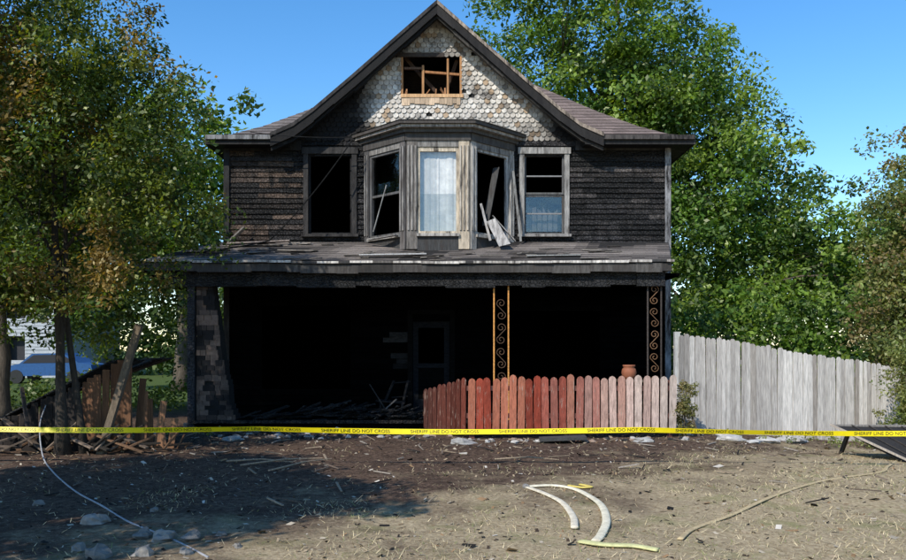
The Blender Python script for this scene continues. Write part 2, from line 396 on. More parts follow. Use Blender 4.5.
# ---- gable face
GC=-.35; prof=[(0,9.2),(1.82,7.6),(2.7,6.85),(3.15,6.52),(3.65,6.30)]
def hw(z):
    for (s0,z0),(s1,z1) in zip(prof,prof[1:]):
        if z1<=z<=z0: return s0+(s1-s0)*(z0-z)/(z0-z1)
    return 0 if z>9.2 else 3.65
hole=(-1.15,.17,7.36,8.18)
mb=MB(); back=MB(); z=6.32; row=0; rh=.105; sw=.125
def soot_amt(x,z):
    rx=x-GC
    s=sm(.9,2.1,-rx-(z-7.4)*-.25)*1.25
    s+=sm(2.0,2.9,rx)*.8
    s+=sm(.30,.0,min(abs(x-hole[0]),abs(x-hole[1])))*.30*(hole[2]-.2<z<hole[3]+.3)
    s+=sm(.5,.0,z-hole[3])*.55*(abs(x+.5)<.8)*(z>hole[3])
    s+=sm(6.95,6.4,z)*.5
    s+=sm(.35,.05,hw(z)-abs(rx))*.45
    s+=nz(x*1.6,z*1.6,11)*.5+nz(x*6,z*2.5,4)*.25-.08
    return s
while z<9.05:
    wdt=hw(min(z+rh,9.15))-.02
    ivs=[(GC-wdt,GC+wdt)]
    if hole[2]-.05<z+rh/2<hole[3]: ivs=[(GC-wdt,hole[0]),(hole[1],GC+wdt)]
    for a,b_ in ivs:
        if b_-a>.02: back.box(a,b_,YF+.0,YF+.08,z,z+rh,(.02,.02,.02))
        x=a+(-(row%2))*sw/2
        while x<b_:
            x0=max(x+.004,a);x1=min(x+sw-.004,b_)
            if x1-x0>.02 and R(0,1)>.012:
                w=x1-x0; cx=(x0+x1)/2; zb=z-.03+R(-.006,.006); zt=z+rh+.01
                so=soot_amt(cx,z)
                pale=mixc((.46,.42,.37),(.62,.58,.52),R(0,1))
                if R(0,1)<.10: pale=(.38,.28,.19)
                c=mixc(pale,(.014,.013,.013),so)
                if so<.75 and R(0,1)<.06: c=mixc(c,(.06,.05,.045),.5)
                yb=YF-.036+R(-.005,.005); yt=YF-.008
                pts=[(x1,yt,zt),(x0,yt,zt),(x0,yb+.004,z+.015),(x0+w*.2,yb,zb+.012),(cx,yb-.002,zb),(x1-w*.2,yb,zb+.012),(x1,yb+.004,z+.015)]
                mb.prism(list(reversed(pts)),(0,.008,0),c)
            x+=sw
    z+=rh; row+=1
back.obj('gable_sheathing',M_char,H); mb.obj('gable_scale_shingles',M_shing,H)
mb=MB(); O1=(.42,.22,.10); O2=(.30,.14,.06)
mb.box(hole[0]-.02,hole[1]+.06,YF-.06,YF+.05,7.27,7.345,(.55,.34,.18))
x=hole[0]
while x<hole[1]:
    w=R(.06,.14); mb.box(x,min(x+w,hole[1])-.004,YF-.05+R(0,.01),YF-.038,7.12+R(-.03,.03),7.268,jit((.48,.36,.25),.3)); x+=w
for x,w,t in ((-1.17,.05,8.2),(-.70,.05,8.0),(-.14,.045,8.15),(.15,.05,8.2)): mb.box(x,x+w,YF-.03,YF+.06,7.345,t,jit(O1,.3))
mb.box(-1.1,-.7,YF+.01,YF+.07,7.92,7.97,(.1,.06,.04)); mb.beam((-.64,YF+.02,7.86),(.14,YF+.02,7.80),.06,.05,O2)
mb.beam((-1.1,YF+.2,8.25),(-.4,YF+.25,7.5),.05,.08,(.05,.03,.02)); mb.beam((.1,YF+.2,8.2),(-.2,YF+.25,7.4),.05,.08,(.05,.03,.02))
mb.box(-1.25,-.2,YF-.05,YF+.0,8.18,8.27,(.05,.04,.035))
for i in range(7):
    x=R(-1.1,.1); mb.beam((x,YF-.03,7.33),(x+R(-.1,.1),YF-.05,7.33+R(.05,.16)),.03,.015,jit((.35,.17,.08),.4))
mb.obj('gable_vent_framing',M_wood,H)

# ---- gable roof
mb=MB(); y0,y1=17.52,22.0; RC=(.10,.085,.08)
full=[(-s,z) for s,z in reversed(prof)]+[(s,z) for s,z in prof[1:]]
pts=[(GC+s,z) for s,z in full]
for (xa,za),(xb,zb) in zip(pts,pts[1:]):
    nrm=Vector((-(zb-za),0,xb-xa)).normalized()*.05
    mb.hexa([(xa,y0,za),(xb,y0,zb),(xb,y1,zb),(xa,y1,za),(xa+nrm.x,y0,za+.05),(xb+nrm.x,y0,zb+.05),(xb+nrm.x,y1,zb+.05),(xa+nrm.x,y1,za+.05)],RC)
mb.obj('gable_roof',M_roof,H)
mb=MB()
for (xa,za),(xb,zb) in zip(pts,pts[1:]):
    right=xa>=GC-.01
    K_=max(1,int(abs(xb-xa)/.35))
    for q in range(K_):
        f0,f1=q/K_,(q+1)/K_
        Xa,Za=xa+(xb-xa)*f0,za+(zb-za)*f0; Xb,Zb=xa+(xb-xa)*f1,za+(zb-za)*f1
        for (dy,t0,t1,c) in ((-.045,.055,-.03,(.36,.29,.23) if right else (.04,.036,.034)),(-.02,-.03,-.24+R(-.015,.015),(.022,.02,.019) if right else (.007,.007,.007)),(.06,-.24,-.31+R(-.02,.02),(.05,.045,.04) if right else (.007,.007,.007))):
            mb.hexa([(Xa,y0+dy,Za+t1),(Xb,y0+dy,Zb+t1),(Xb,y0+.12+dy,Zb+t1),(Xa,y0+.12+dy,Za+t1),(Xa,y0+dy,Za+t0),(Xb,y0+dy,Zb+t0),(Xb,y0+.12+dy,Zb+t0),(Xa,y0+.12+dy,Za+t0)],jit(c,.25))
    mb.hexa([(xa,y0+.1,za-.07),(xb,y0+.1,zb-.07),(xb,YF,zb-.07),(xa,YF,za-.07),(xa,y0+.1,za-.005),(xb,y0+.1,zb-.005),(xb,YF,zb-.005),(xa,YF,za-.005)],(.02,.02,.02))
mb.obj('gable_rake_boards',M_paint,H)

# ---- main flared hip roof
mb=MB(); ex0,ex1,ey0,ey1=-5.42,5.30,17.6,28.4
prf=[(0,6.30),(.45,6.47),(1.0,6.80),(1.8,7.38),(3.42,8.68),(5.30,10.05)]
def rect(t): return [(ex0+t,ey0+t),(ex1-t,ey0+t),(ex1-t,ey1-t),(ex0+t,ey1-t)]
sub=[]
for (t0,z0),(t1,z1) in zip(prf,prf[1:]):
    k=max(1,int((t1-t0)/.14))
    for i in range(k): sub.append((t0+(t1-t0)*i/k,z0+(z1-z0)*i/k,t0+(t1-t0)*(i+1)/k,z0+(z1-z0)*(i+1)/k))
def rcol(x): return jit((.17,.13,.115),.22) if x>0 else jit((.145,.125,.115),.28)
for t0,z0,t1,z1 in sub:
    a=rect(t0);b_=rect(t1); lift=.012
    for s in range(4):
        s2=(s+1)%4
        if s==0 and t0<.5:
            gl=GC-3.45; gr=GC+3.4
            for (xa,xb,ta,tb) in ((a[0][0],gl,b_[0][0],gl),(gr,a[1][0],gr,b_[1][0])):
                nseg=max(1,int((xb-xa)/.3))
                for q in range(nseg):
                    f0,f1=q/nseg,(q+1)/nseg
                    mb.poly([(xa+(xb-xa)*f0,a[0][1],z0+lift),(xa+(xb-xa)*f1,a[0][1],z0+lift),(ta+(tb-ta)*f1,b_[0][1],z1),(ta+(tb-ta)*f0,b_[0][1],z1)],rcol(xa))
            continue
        A0,A1,B0,B1=Vector((*a[s],z0+lift)),Vector((*a[s2],z0+lift)),Vector((*b_[s],z1)),Vector((*b_[s2],z1))
        nseg=max(1,int((A1-A0).length/.3)) if s in(0,1) else 4
        for q in range(nseg):
            f0,f1=q/nseg,(q+1)/nseg
            mb.poly([A0.lerp(A1,f0),A0.lerp(A1,f1),B0.lerp(B1,f1),B0.lerp(B1,f0)],rcol(A0.lerp(A1,f0).x))
        mb.poly([tuple(Vector((*a[s],z0))),tuple(Vector((*a[s2],z0))),tuple(A1),tuple(A0)],(.04,.035,.03))
mb.obj('main_roof',M_roof,H)
mb=MB()
for (xa,xb) in ((ex0,GC-3.3),(GC+3.25,ex1)):
    mb.box(xa,xb,ey0-.03,ey0,6.12,6.30,(.02,.02,.02)); mb.box(xa,xb,ey0-.09,ey0-.03,6.22,6.315,(.08,.07,.065) if xa>0 else (.22,.22,.22))
    mb.box(xa,xb,ey0,YF,6.13,6.17,(.01,.01,.01))
mb.box(ex1,ex1+.03,ey0-.03,ey1,6.12,6.30,(.05,.047,.045)); mb.box(ex0-.03,ex0,ey0-.03,ey1,6.12,6.30,(.05,.047,.045))
mb.box(XR+.05,ex1,YF,ey1,6.13,6.17,(.04,.04,.04)); mb.box(ex0,XL-.05,YF,ey1,6.13,6.17,(.04,.04,.04))
mb.obj('eaves',M_paint,H)

# ---- porch
mb=MB()
pf=[(-6.2,15.85),(4.32,15.85)]; pbk=[(-5.3,17.97),(4.84,17.97)]; zf,zb=3.37,4.02
def sagx(x): return -.035*math.sin((x+6.2)/10.5*math.pi)+.02*nz(x*.9,3)
NR=12
for i in range(NR):
    t0,t1=i/NR,(i+1)/NR
    def at_(t,f): 
        xa=pf[0][0]+(pbk[0][0]-pf[0][0])*t; xb=pf[1][0]+(pbk[1][0]-pf[1][0])*t
        return xa+(xb-xa)*f
    y_0=15.85+2.12*t0;y_1=15.85+2.12*t1; z0=zf+(zb-zf)*t0+.010; z1=zf+(zb-zf)*t1
    ns=40
    for q in range(ns):
        f0,f1=q/ns,(q+1)/ns; x=at_(t0,f0)
        k=nz(x*.7,y_0*1.6,4)
        c=mixc((.06,.052,.048),(.25,.215,.19),k*1.3+.42+R(-.15,.15))
        if k<-.30: c=(.03,.028,.027)
        S0=sagx(x)*(1-t0);S1=sagx(at_(t0,f1))*(1-t0);S2=sagx(at_(t1,f1))*(1-t1);S3=sagx(at_(t1,f0))*(1-t1)
        mb.poly([(at_(t0,f0),y_0,z0+S0),(at_(t0,f1),y_0,z0+S1),(at_(t1,f1),y_1,z1+S2),(at_(t1,f0),y_1,z1+S3)],jit(c,.12))
        if i>0: mb.poly([(at_(t0,f0),y_0,z0+S0-.011),(at_(t0,f1),y_0,z0+S1-.011),(at_(t0,f1),y_0,z0+S1),(at_(t0,f0),y_0,z0+S0)],(.03,.03,.03))
mb.poly([(-6.2,15.85,zf),(-5.3,17.97,zb),(-5.3,18.6,zf),(-6.2,18.6,zf)],(.05,.05,.05))
mb.poly([(4.32,15.85,zf),(4.84,17.97,zb),(4.84,17.97,zf),],(.05,.05,.05))
mb.obj('porch_roof',M_roof,H)
mb=MB(); x=-6.24
while x<4.36:
    w=R(.12,.6); x1=min(x+w,4.36); S=sagx(x); dz=R(-.012,.012)
    white=mixc((.68,.64,.58),(.34,.31,.28),R(0,1)**1.5)
    if -3.2<x<-1.2 and R(0,1)<.5: white=(.12,.11,.10)
    if R(0,1)<.10: white=(.05,.05,.05)
    mb.box(x,x1,15.76+R(-.012,.01),15.85,3.343+S+dz*.6,3.388+S+dz*.3,white); x=x1
x=-6.2
while x<4.32:
    w=R(.25,.9); x1=min(x+w,4.32); S=sagx(x)
    mb.box(x,x1,15.80+R(-.008,.008),15.92,3.17+S+R(-.03,.01),3.325+S,jit((.06,.056,.052),.5)); x=x1
mb.box(-6.28,-6.2,15.80,18.6,3.17,3.37,(.10,.09,.09))
mb.obj('porch_fascia',M_bay,H)
mb=MB(); x=-5.95
while x<4.22:
    w=R(.3,1.0); x1=min(x+w,4.22); S=sagx(x)
    mb.box(x,x1,15.93+R(-.01,.01),16.2,2.90+S+R(-.035,.02),3.165+S,jit((.02,.02,.021),.4)); x=x1
mb.box(-5.3,-5.16,15.95,16.10,0,2.9,(.04,.04,.045))
for x in np.arange(-5.2,4.3,.14): mb.box(x,x+.13,15.9,16.0,.14,.2,jit((.03,.025,.02),.5))
# charred debris heaped on the porch edge
for i in range(90):
    x=R(-4.3,-.6); a=R(-.5,.5); l=R(.15,.7); h=.2+R(0,.22)*(1-abs(x+2.4)/2.4)
    mb.beam((x,R(15.9,16.9),h),(x+l*math.cos(a),R(15.9,16.9),h+R(-.05,.2)),R(.03,.1),.025,jit((.02,.018,.017),.6))
mb.obj('porch_beam',M_char,H)
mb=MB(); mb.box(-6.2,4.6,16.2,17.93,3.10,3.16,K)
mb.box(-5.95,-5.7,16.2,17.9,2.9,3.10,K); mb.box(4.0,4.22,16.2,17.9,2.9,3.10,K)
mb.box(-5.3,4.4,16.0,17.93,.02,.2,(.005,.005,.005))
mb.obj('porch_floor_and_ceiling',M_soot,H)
mb=MB(); z=.0; row=0
while z<2.88:
    t=z/2.9; xr=-4.30-.50*t**.7+.05*nz(z*3,1); d=.42-.1*t  # slanted shadow line on the lit wall shaped as the pier's right edge
    x=-5.14+(-.06 if row%2 else 0)
    mb.box(-5.14,xr-.02,16.04,16.04+d,z,z+.1,(.02,.02,.02))
    while x<xr:
        x1=min(x+R(.10,.24),xr); x0=max(x,-5.14)
        if x1-x0>.03 and R(0,1)>.05:
            c=mixc((.02,.018,.018),(.20,.14,.11),nz(x*3,z*3,8)*1.6+.25+R(-.25,.25))
            mb.box(x0+.004,x1-.004,16.0+R(0,.015),16.04,z-.012+R(-.015,.015),z+.098,c)
        x=x1
    z+=.1; row+=1
mb.obj('shingled_lit_wall_pier',M_shing,H)
mb=MB(); x=-5.4
while x<4.4:
    w=R(.3,.5); mb.box(x,x+w-.012,16.02,16.12,-.2,.13+R(-.01,.01),jit((.24,.23,.21),.3)); x+=w
mb.obj('foundation',M_stone,H)
mb=MB()
x0,x1=-.90,-.08; DC=(.012,.013,.015)
mb.box(x0,x0+.12,17.99,18.03,.22,2.28,DC);mb.box(x1-.12,x1,17.99,18.03,.22,2.28,DC);mb.box(x0+.12,x1-.12,17.99,18.03,2.1,2.28,DC);mb.box(x0+.12,x1-.12,17.99,18.03,1.2,1.3,DC);mb.box(x0+.12,x1-.12,17.99,18.03,.22,.5,DC)
mb.box(x0+.12,x1-.12,18.0,18.02,.5,1.2,(.004,.004,.004))
mb.box(x0-.12,x0-.01,17.93,18.03,.2,2.4,(.006,.006,.006));mb.box(x1+.01,x1+.12,17.93,18.03,.2,2.4,(.005,.005,.005)); mb.box(x0-.12,x1+.12,17.93,18.03,2.402,2.5,(.005,.005,.005))
mb.obj('front_door',M_soot,H)
def trellis(mb,xa,xb,y,z0,z1,c1,c2):
    for x in (xa,xb): mb.box(x-.014,x+.014,y-.014,y+.014,z0,z1,jit(c1,.2))
    cx=(xa+xb)/2; W_=(xb-xa)/2-.012; z=z0+.02; cell=W_*3.6; k=0
    while z+cell<z1+.05:
        zc=z+cell/2
        r=W_*.72; up=[]; fl=1 if k%2 else -1
        for i in range(22):
            th=i/21*math.pi*2.6; rr=r*(.2+.8*i/21)
            up.append((cx+fl*math.sin(th)*rr*.95, y, zc+cell*.25+math.cos(th)*rr*.95))
        dn=[(2*cx-p[0],y,2*zc-p[2]) for p in up]
        mb.tube(up+[(cx,y,zc)]+dn[::-1],.009,jit(c2,.2),5)
        z+=cell+.01; k+=1
mb=MB(); trellis(mb,.82,1.11,16.03,.2,2.92,(.50,.23,.06),(.08,.045,.025)); mb.obj('iron_trellis_post_rusty',M_iron,H)
mb=MB(); trellis(mb,3.90,4.17,16.03,.2,2.9,(.05,.04,.035),(.15,.08,.04)); mb.obj('iron_trellis_post_sooty',M_iron,H)

D_=empty('roof_debris'); mb=MB()
for i in range(70):
    x=R(-5.6,3.4) if i>20 else R(-4.6,-.5); t=R(.03,.9); y=15.85+2.12*t; z=zf+(zb-zf)*t+.03; a=R(-.5,.5); l=R(.08,.6)
    if -2.1<x<1.5 and y>16.7: y=16.5; z=zf+(zb-zf)*.31+.03
    z+=sagx(x)*(1-t)
    c=mixc((.04,.035,.03),(.30,.27,.24),R(0,1)**1.6)
    mb.beam((x,y,z),(x+l*math.cos(a),y+l*math.sin(a)*.5,z+l*math.sin(a)*.16+R(0,.02)),R(.02,.10),.015,c)
mb.beam((-1.9,16.2,3.52),(-.55,16.35,3.56),.18,.025,(.44,.43,.42)); mb.beam((-4.9,17.3,3.9),(-3.6,17.6,4.0),.2,.03,(.28,.23,.2))
mb.beam((1.5,16.3,3.52),(2.6,16.35,3.54),.1,.02,(.3,.3,.29)); mb.beam((-4.95,17.6,3.95),(-4.6,17.65,4.3),.3,.03,(.20,.18,.16))
mb.obj('boards',M_wood,D_)
Wc=empty('fallen_cable'); mb=MB()
def sag(a,b_,s,n=14): return [tuple(Vector(a).lerp(Vector(b_),i/n)-Vector((0,0,s*4*(i/n)*(1-i/n)))) for i in range(n+1)]
mb.tube(sag((-2.2,17.5,6.2),(-3.95,17.2,3.95),.12),.014,(.015,.015,.015),5)
mb.tube(sag((-4.4,17.35,6.33),(-2.2,17.48,6.25),.05),.010,(.02,.02,.02),5)
mb.tube(sag((-3.95,17.2,3.95),(-5.2,16.5,3.62),.02),.014,(.015,.015,.015),5)
mb.obj('wire',M_soot,Wc)
Ch=empty('broken_porch_chair'); mb=MB(); gc=(.018,.017,.017)
mb.beam((-1.55,16.6,.2),(-1.25,16.9,.95),.05,.03,gc);mb.beam((-1.1,16.6,.2),(-.95,16.9,.95),.05,.03,gc);mb.beam((-1.6,16.75,.55),(-1.0,16.75,.5),.45,.03,gc)
mb.beam((-1.5,16.5,.2),(-1.5,16.55,.55),.04,.04,gc);mb.beam((-1.05,16.5,.2),(-1.05,16.55,.52),.04,.04,gc);mb.beam((-1.3,16.9,.6),(-.95,16.95,.62),.06,.02,gc);mb.beam((-1.28,16.95,.9),(-.9,16.98,.93),.08,.02,gc)
mb.beam((-1.75,16.35,.22),(-1.0,16.45,.42),.06,.02,(.10,.095,.09)); mb.beam((-1.7,16.3,.9),(-1.3,16.4,.25),.05,.02,(.03,.03,.03)); mb.beam((-1.6,16.2,.2),(-1.15,16.3,.6),.05,.02,(.12,.11,.10))
mb.obj('slats',M_soot,Ch)
Pt=empty('terracotta_pot'); mb=MB()
mb.lathe((3.42,15.55,1.03),[(.0,.0),(.10,.0),(.13,.06),(.145,.13),(.13,.2),(.10,.235),(.12,.25),(.12,.28),(.095,.28),(.08,.22)],(.26,.09,.045)); mb.obj('pot',M_plain,Pt,True)
mb=MB(); mb.box(3.2,3.66,15.35,15.75,.98,1.028,(.1,.07,.05))
for a in (3.23,3.59):
    for b_ in (15.38,15.68): mb.box(a,a+.04,b_,b_+.04,.0,.98,(.08,.06,.05))
mb.obj('plant_stand',M_wood,empty('plant_stand_table'))

# ------------------------------------------------------------ fences
def picket(mb,p,u,w,h,z0,c,t=.02,tilt=0,rnd=True):
    u=Vector((u[0],u[1],0)).normalized(); n_=Vector((u.y,-u.x,0)); p=Vector((p[0],p[1],0))
    if rnd: sh=[(0,0),(w,0),(w,h-w*.45),(w*.82,h-w*.14),(w*.5,h),(w*.18,h-w*.14),(0,h-w*.45)]
    else: sh=[(0,0),(w,0),(w,h-.035),(w-.03,h),(.03,h),(0,h-.035)]
    pts=[p+u*(a+tilt*b_)+Vector((0,0,z0+b_))+n_*t*.5 for a,b_ in sh]
    mb.prism(pts,-n_*t,c)
Fp=empty('red_picket_fence'); mb=MB()
x=.27
while x<3.96:
    t=(x-.27)/3.7
    pale=mixc((.34,.18,.14),(.52,.43,.37),t)
    k=sm(.30,1.0,t+R(-.12,.12))*.95
    c=jit(mixc((.22,.04,.022) if R(0,1)>.3 else (.32,.11,.065),pale,k),.22)
    picket(mb,(x,14.5+R(-.01,.01)),(1,0),.128,1.03+R(-.035,.03),.10+gz(x,14.5),c,tilt=R(-.02,.02)); x+=.152+R(-.008,.008)
for z in (.36,.86): mb.box(.25,3.98,14.522,14.56,z,z+.09,(.12,.05,.04))
for xx_ in (.30,2.1,3.9): mb.box(xx_,xx_+.09,14.562,14.65,-.1,1.05,(.12,.05,.04))
u=Vector((-.72,.95,0)).normalized()
for i in range(9):
    p=Vector((.24,14.52,0))+u*(i*.148+.02)
    picket(mb,p,u,.125,1.0-.028*i+R(-.02,.02),.08,jit(mixc((.11,.028,.018),(.05,.02,.015),i/9),.3),tilt=R(-.02,.02))
a=Vector((.22,14.56,0))+Vector((.02,.02,0)); e=a+u*1.35
mb.beam(a+Vector((0,0,.4)),e+Vector((0,0,.35)),.03,.08,(.06,.03,.02)); mb.beam(a+Vector((0,0,.86)),e+Vector((0,0,.70)),.03,.08,(.06,.03,.02))
mb.obj('pickets',M_red,Fp)
Fb_=empty('wooden_board_fence'); mb=MB()
pa=Vector((4.33,15.35,0)); pb=Vector((9.0,16.2,0)); Ln=(pb-pa).length; u=(pb-pa).normalized(); s=0
while s<Ln:
    w=.092+R(-.01,.02); p=pa+u*s; g=gz(p.x,p.y)
    t=s/Ln; h=1.90-.34*t+R(-.02,.02)+.02*math.sin(s*2)
    c=mixc((.34,.31,.28),(.60,.56,.51),R(0,1)); 
    if R(0,1)<.2: c=mixc(c,(.26,.225,.19),.7)
    c=mixc(c,(.2,.19,.18),sm(.10,.0,t)*.6)
    picket(mb,p,u,w,h,g-.02+R(-.01,.02),c,rnd=False,tilt=R(-.01,.01)); s+=w+R(.002,.014)
nrm=Vector((u.y,-u.x,0))
for zz0,zz1 in ((.35,.08),(1.5,1.0)): mb.beam(pa-nrm*.04+Vector((0,0,zz0)),pb-nrm*.04+Vector((0,0,zz1)),.04,.09,(.25,.24,.22))
mb.beam(pa-nrm*.08+Vector((0,0,-.1)),pa-nrm*.08+Vector((0,0,1.95)),.1,.1,(.4,.39,.37)); mb.beam(pb-nrm*.1+Vector((0,0,-.4)),pb-nrm*.1+Vector((0,0,1.2)),.1,.1,(.25,.24,.22))
mb.obj('boards',M_wood,Fb_)

# ------------------------------------------------------------ caution tape
T=empty('caution_tape'); mb=MB()
def tape(x):
    t=(x+8)/16; return Vector((x,11+.05*math.sin(x*.6),.545-.07*t-.035*math.sin(math.pi*((x+8)/5.3%1))))
xs_=[ -8+i*.1 for i in range(161)]
for a,b_ in zip(xs_,xs_[1:]):
    pa_,pb_=tape(a),tape(b_); w0=.037*math.cos(.5*math.sin(a*.9+1)); w1=.037*math.cos(.5*math.sin(b_*.9+1)); s0=.04*math.sin(.5*math.sin(a*.9+1)); s1=.04*math.sin(.5*math.sin(b_*.9+1))
    mb.poly([pa_+Vector((0,-s0,-w0)),pb_+Vector((0,-s1,-w1)),pb_+Vector((0,s1,w1)),pa_+Vector((0,s0,w0))],(.80,.64,.01))
mb.obj('ribbon',M_tape,T,True)
cu=bpy.data.curves.new('lettering','FONT'); cu.body='SHERIFF LINE DO NOT CROSS'; cu.size=.07; cu.align_x='LEFT'; cu.align_y='CENTER'
tmp=bpy.data.objects.new('tmp',cu); link(tmp); bpy.context.view_layer.update()
tm=tmp.to_mesh(); tv=[v.co.copy() for v in tm.vertices]; tf=[tuple(p.vertices) for p in tm.polygons]; tmp.to_mesh_clear(); bpy.data.objects.remove(tmp)
tw=max(v.x for v in tv); mb=MB(); x=-7.9
while x+tw<7.9:
    b0=len(mb.v)
    for v in tv:
        p=tape(x+v.x); ang=.5*math.sin((x+v.x)*.9+1); mb.v.append((p.x,p.y-.004+math.sin(ang)*v.y,p.z+v.y*math.cos(ang)*.9))
    for f in tf: mb.f.append(tuple(b0+i for i in f)); mb.c.append((.03,.028,.012))
    x+=tw+.28
mb.obj('lettering',M_black,T)
mb=MB()
for x in (-8,8): mb.box(x-.025,x+.025,10.98,11.06,-.3,1.0,(.25,.2,.14))
mb.obj('stakes',M_wood,T)

# ------------------------------------------------------------ hoses
def spline(pts,k=8):
    out_=[]; P=[Vector(p) for p in pts]; P=[P[0]*2-P[1]]+P+[P[-1]*2-P[-2]]
    for i in range(1,len(P)-2):
        for j in range(k):
            t=j/k; a,b_,c,d=P[i-1],P[i],P[i+1],P[i+2]
            out_.append(.5*((2*b_)+(-a+c)*t+(2*a-5*b_+4*c-d)*t*t+(-a+3*b_-3*c+d)*t**3))
    out_.append(P[-2]); return out_
def hose(name,pts,r,c,flat=.35,ends=True):
    e=empty(name); mb=MB(); S=spline([(p[0],p[1],gz(p[0],p[1])+r*.45+(p[2] if len(p)>2 else 0)) for p in pts]); mb.tube(S,r,c,10,flat)
    mb.obj('jacket',M_hose,e,True)
    if ends:
        mb=MB(); d=(S[0]-S[1]).normalized(); mb.tube([S[0],S[0]+d*.07],r*.9,(.22,.21,.2),12); mb.obj('coupling',M_iron,e)
hose('fire_hose',[(.85,9.14),(1.0,8.7),(1.12,8.2),(1.14,7.6),(1.08,7.1)],.036,(.62,.55,.42))
hose('fire_hose',[(.85,9.22),(1.15,9.27),(1.36,9.10),(1.47,8.75),(1.50,8.1),(1.42,7.4),(1.27,6.85),(1.18,6.62)],.040,(.66,.60,.45),ends=False)
hose('fire_hose',[(1.62,6.32),(1.45,6.42),(1.22,6.44),(1.05,6.6)],.045,(.52,.50,.24),.3,False)
hose('fire_hose',[(1.9,6.7),(2.15,7.15),(2.7,7.75),(3.5,8.7),(4.5,9.7),(5.6,10.5),(6.1,11.2),(7.2,12.6),(8.5,13.2)],.026,(.44,.34,.19),ends=False)
hose('fire_hose',[(1.35,9.36),(1.48,9.24),(1.6,9.28),(1.5,9.44)],.03,(.62,.48,.12),ends=False)
hose('fire_hose',[(-6.55,12.9,.75),(-6.3,12.2,.45),(-5.95,11.6,.05),(-5.2,10.4),(-4.35,9.2),(-3.6,8.2),(-3.0,7.4),(-2.4,6.8),(-1.9,6.2)],.010,(.30,.30,.31),.9,False)

# ------------------------------------------------------------ rocks & rubble
def rock(mb,c,r,col,sq=.7):
    seed=R(0,99); n1,n2=7,9; b0=len(mb.v)
    for i in range(n1+1):
        th=math.pi*i/n1
        for j in range(n2):
            ph=2*math.pi*j/n2; d=Vector((math.sin(th)*math.cos(ph),math.sin(th)*math.sin(ph),math.cos(th)))
            k=r*(1+.6*mn.noise(d*1.3+Vector((seed,0,0)))+.2*mn.noise(d*3+Vector((seed,5,0))))
            mb.v.append((c[0]+d.x*k,c[1]+d.y*k,c[2]+d.z*k*sq))
    for i in range(n1):
        for j in range(n2):
            j2=(j+1)%n2; mb.f.append((b0+i*n2+j,b0+(i+1)*n2+j,b0+(i+1)*n2+j2,b0+i*n2+j2)); mb.c.append(col)
E=empty('rocks'); mb=MB()
for (x,y,r) in ((-3.28,7.35,.11),(-2.65,6.85,.08),(-2.45,6.75,.10),(-2.2,6.75,.08),(-2.0,6.9,.05),(-2.75,6.2,.10),(-2.4,6.2,.08),(-3.0,6.4,.06),(-2.1,6.3,.06),(-1.75,6.5,.04),(-2.95,7.9,.04),(-4.3,8.3,.06)):
    rock(mb,(x,y,gz(x,y)+r*.15),r,jit((.19,.175,.155),.3))
mb.obj('stones',M_stone,E)
E=empty('foundation_rubble'); mb=MB()
for i in range(190):
    x=R(-6.2,4.6) if i<130 else R(-4.3,-1.6); y=R(14.4,15.9) if x<0 or x>4.2 else R(13.9,14.4); r=R(.02,.075)
    rock(mb,(x,y,gz(x,y)+r*.3),r,jit(random.choice([(.38,.36,.33),(.2,.18,.16),(.03,.03,.03),(.03,.03,.03),(.28,.2,.15)]),.2),R(.3,.7))
for (x,y,r,c) in ((.15,13.8,.22,(.30,.29,.27)),(4.9,14.2,.26,(.42,.40,.37)),(5.5,14.1,.20,(.46,.44,.41)),(6.1,14.4,.24,(.38,.36,.33)),(5.2,13.8,.13,(.4,.39,.37)),(-3.9,14.2,.18,(.34,.33,.31)),(3.3,13.9,.18,(.34,.33,.31)),(-3.2,14.6,.15,(.4,.39,.37))):
    rock(mb,(x,y,gz(x,y)+.02),r,c,.28)
mb.beam((1.5,13.9,.05),(2.3,13.85,.09),.35,.05,(.05,.05,.05))
mb.obj('chunks',M_stone,E)
E=empty('wood_debris'); mb=MB()
for i in range(190):
    x=R(-6.5,5.5); y=R(11.5,15.8) if R(0,1)<.78 else R(8,12); 
    if 0<x<4.2 and y>14.2: y=13.9
    l=R(.05,.35); a=R(0,3.14); z=gz(x,y)+.015
    mb.beam((x,y,z),(x+l*math.cos(a),y+l*math.sin(a),z+R(0,.05)),R(.006,.03),.012,jit(random.choice([(.02,.018,.016),(.22,.17,.12),(.12,.09,.07),(.28,.24,.2)]),.3))
for p,q in (((-3.2,11.3,.03),(-2.2,11.0,.06)),((-2.4,10.4,.03),(-1.7,11.2,.08)),((-2.9,10.9,.03),(-1.8,11.1,.1)),((.6,11.5,.03),(1.5,11.3,.05))): mb.tube([p,tuple((Vector(p)+Vector(q))/2+Vector((.03,.04,.03))),q],[.014,.011,.006],(.26,.20,.14),5)
mb.obj('splinters',M_wood,E)

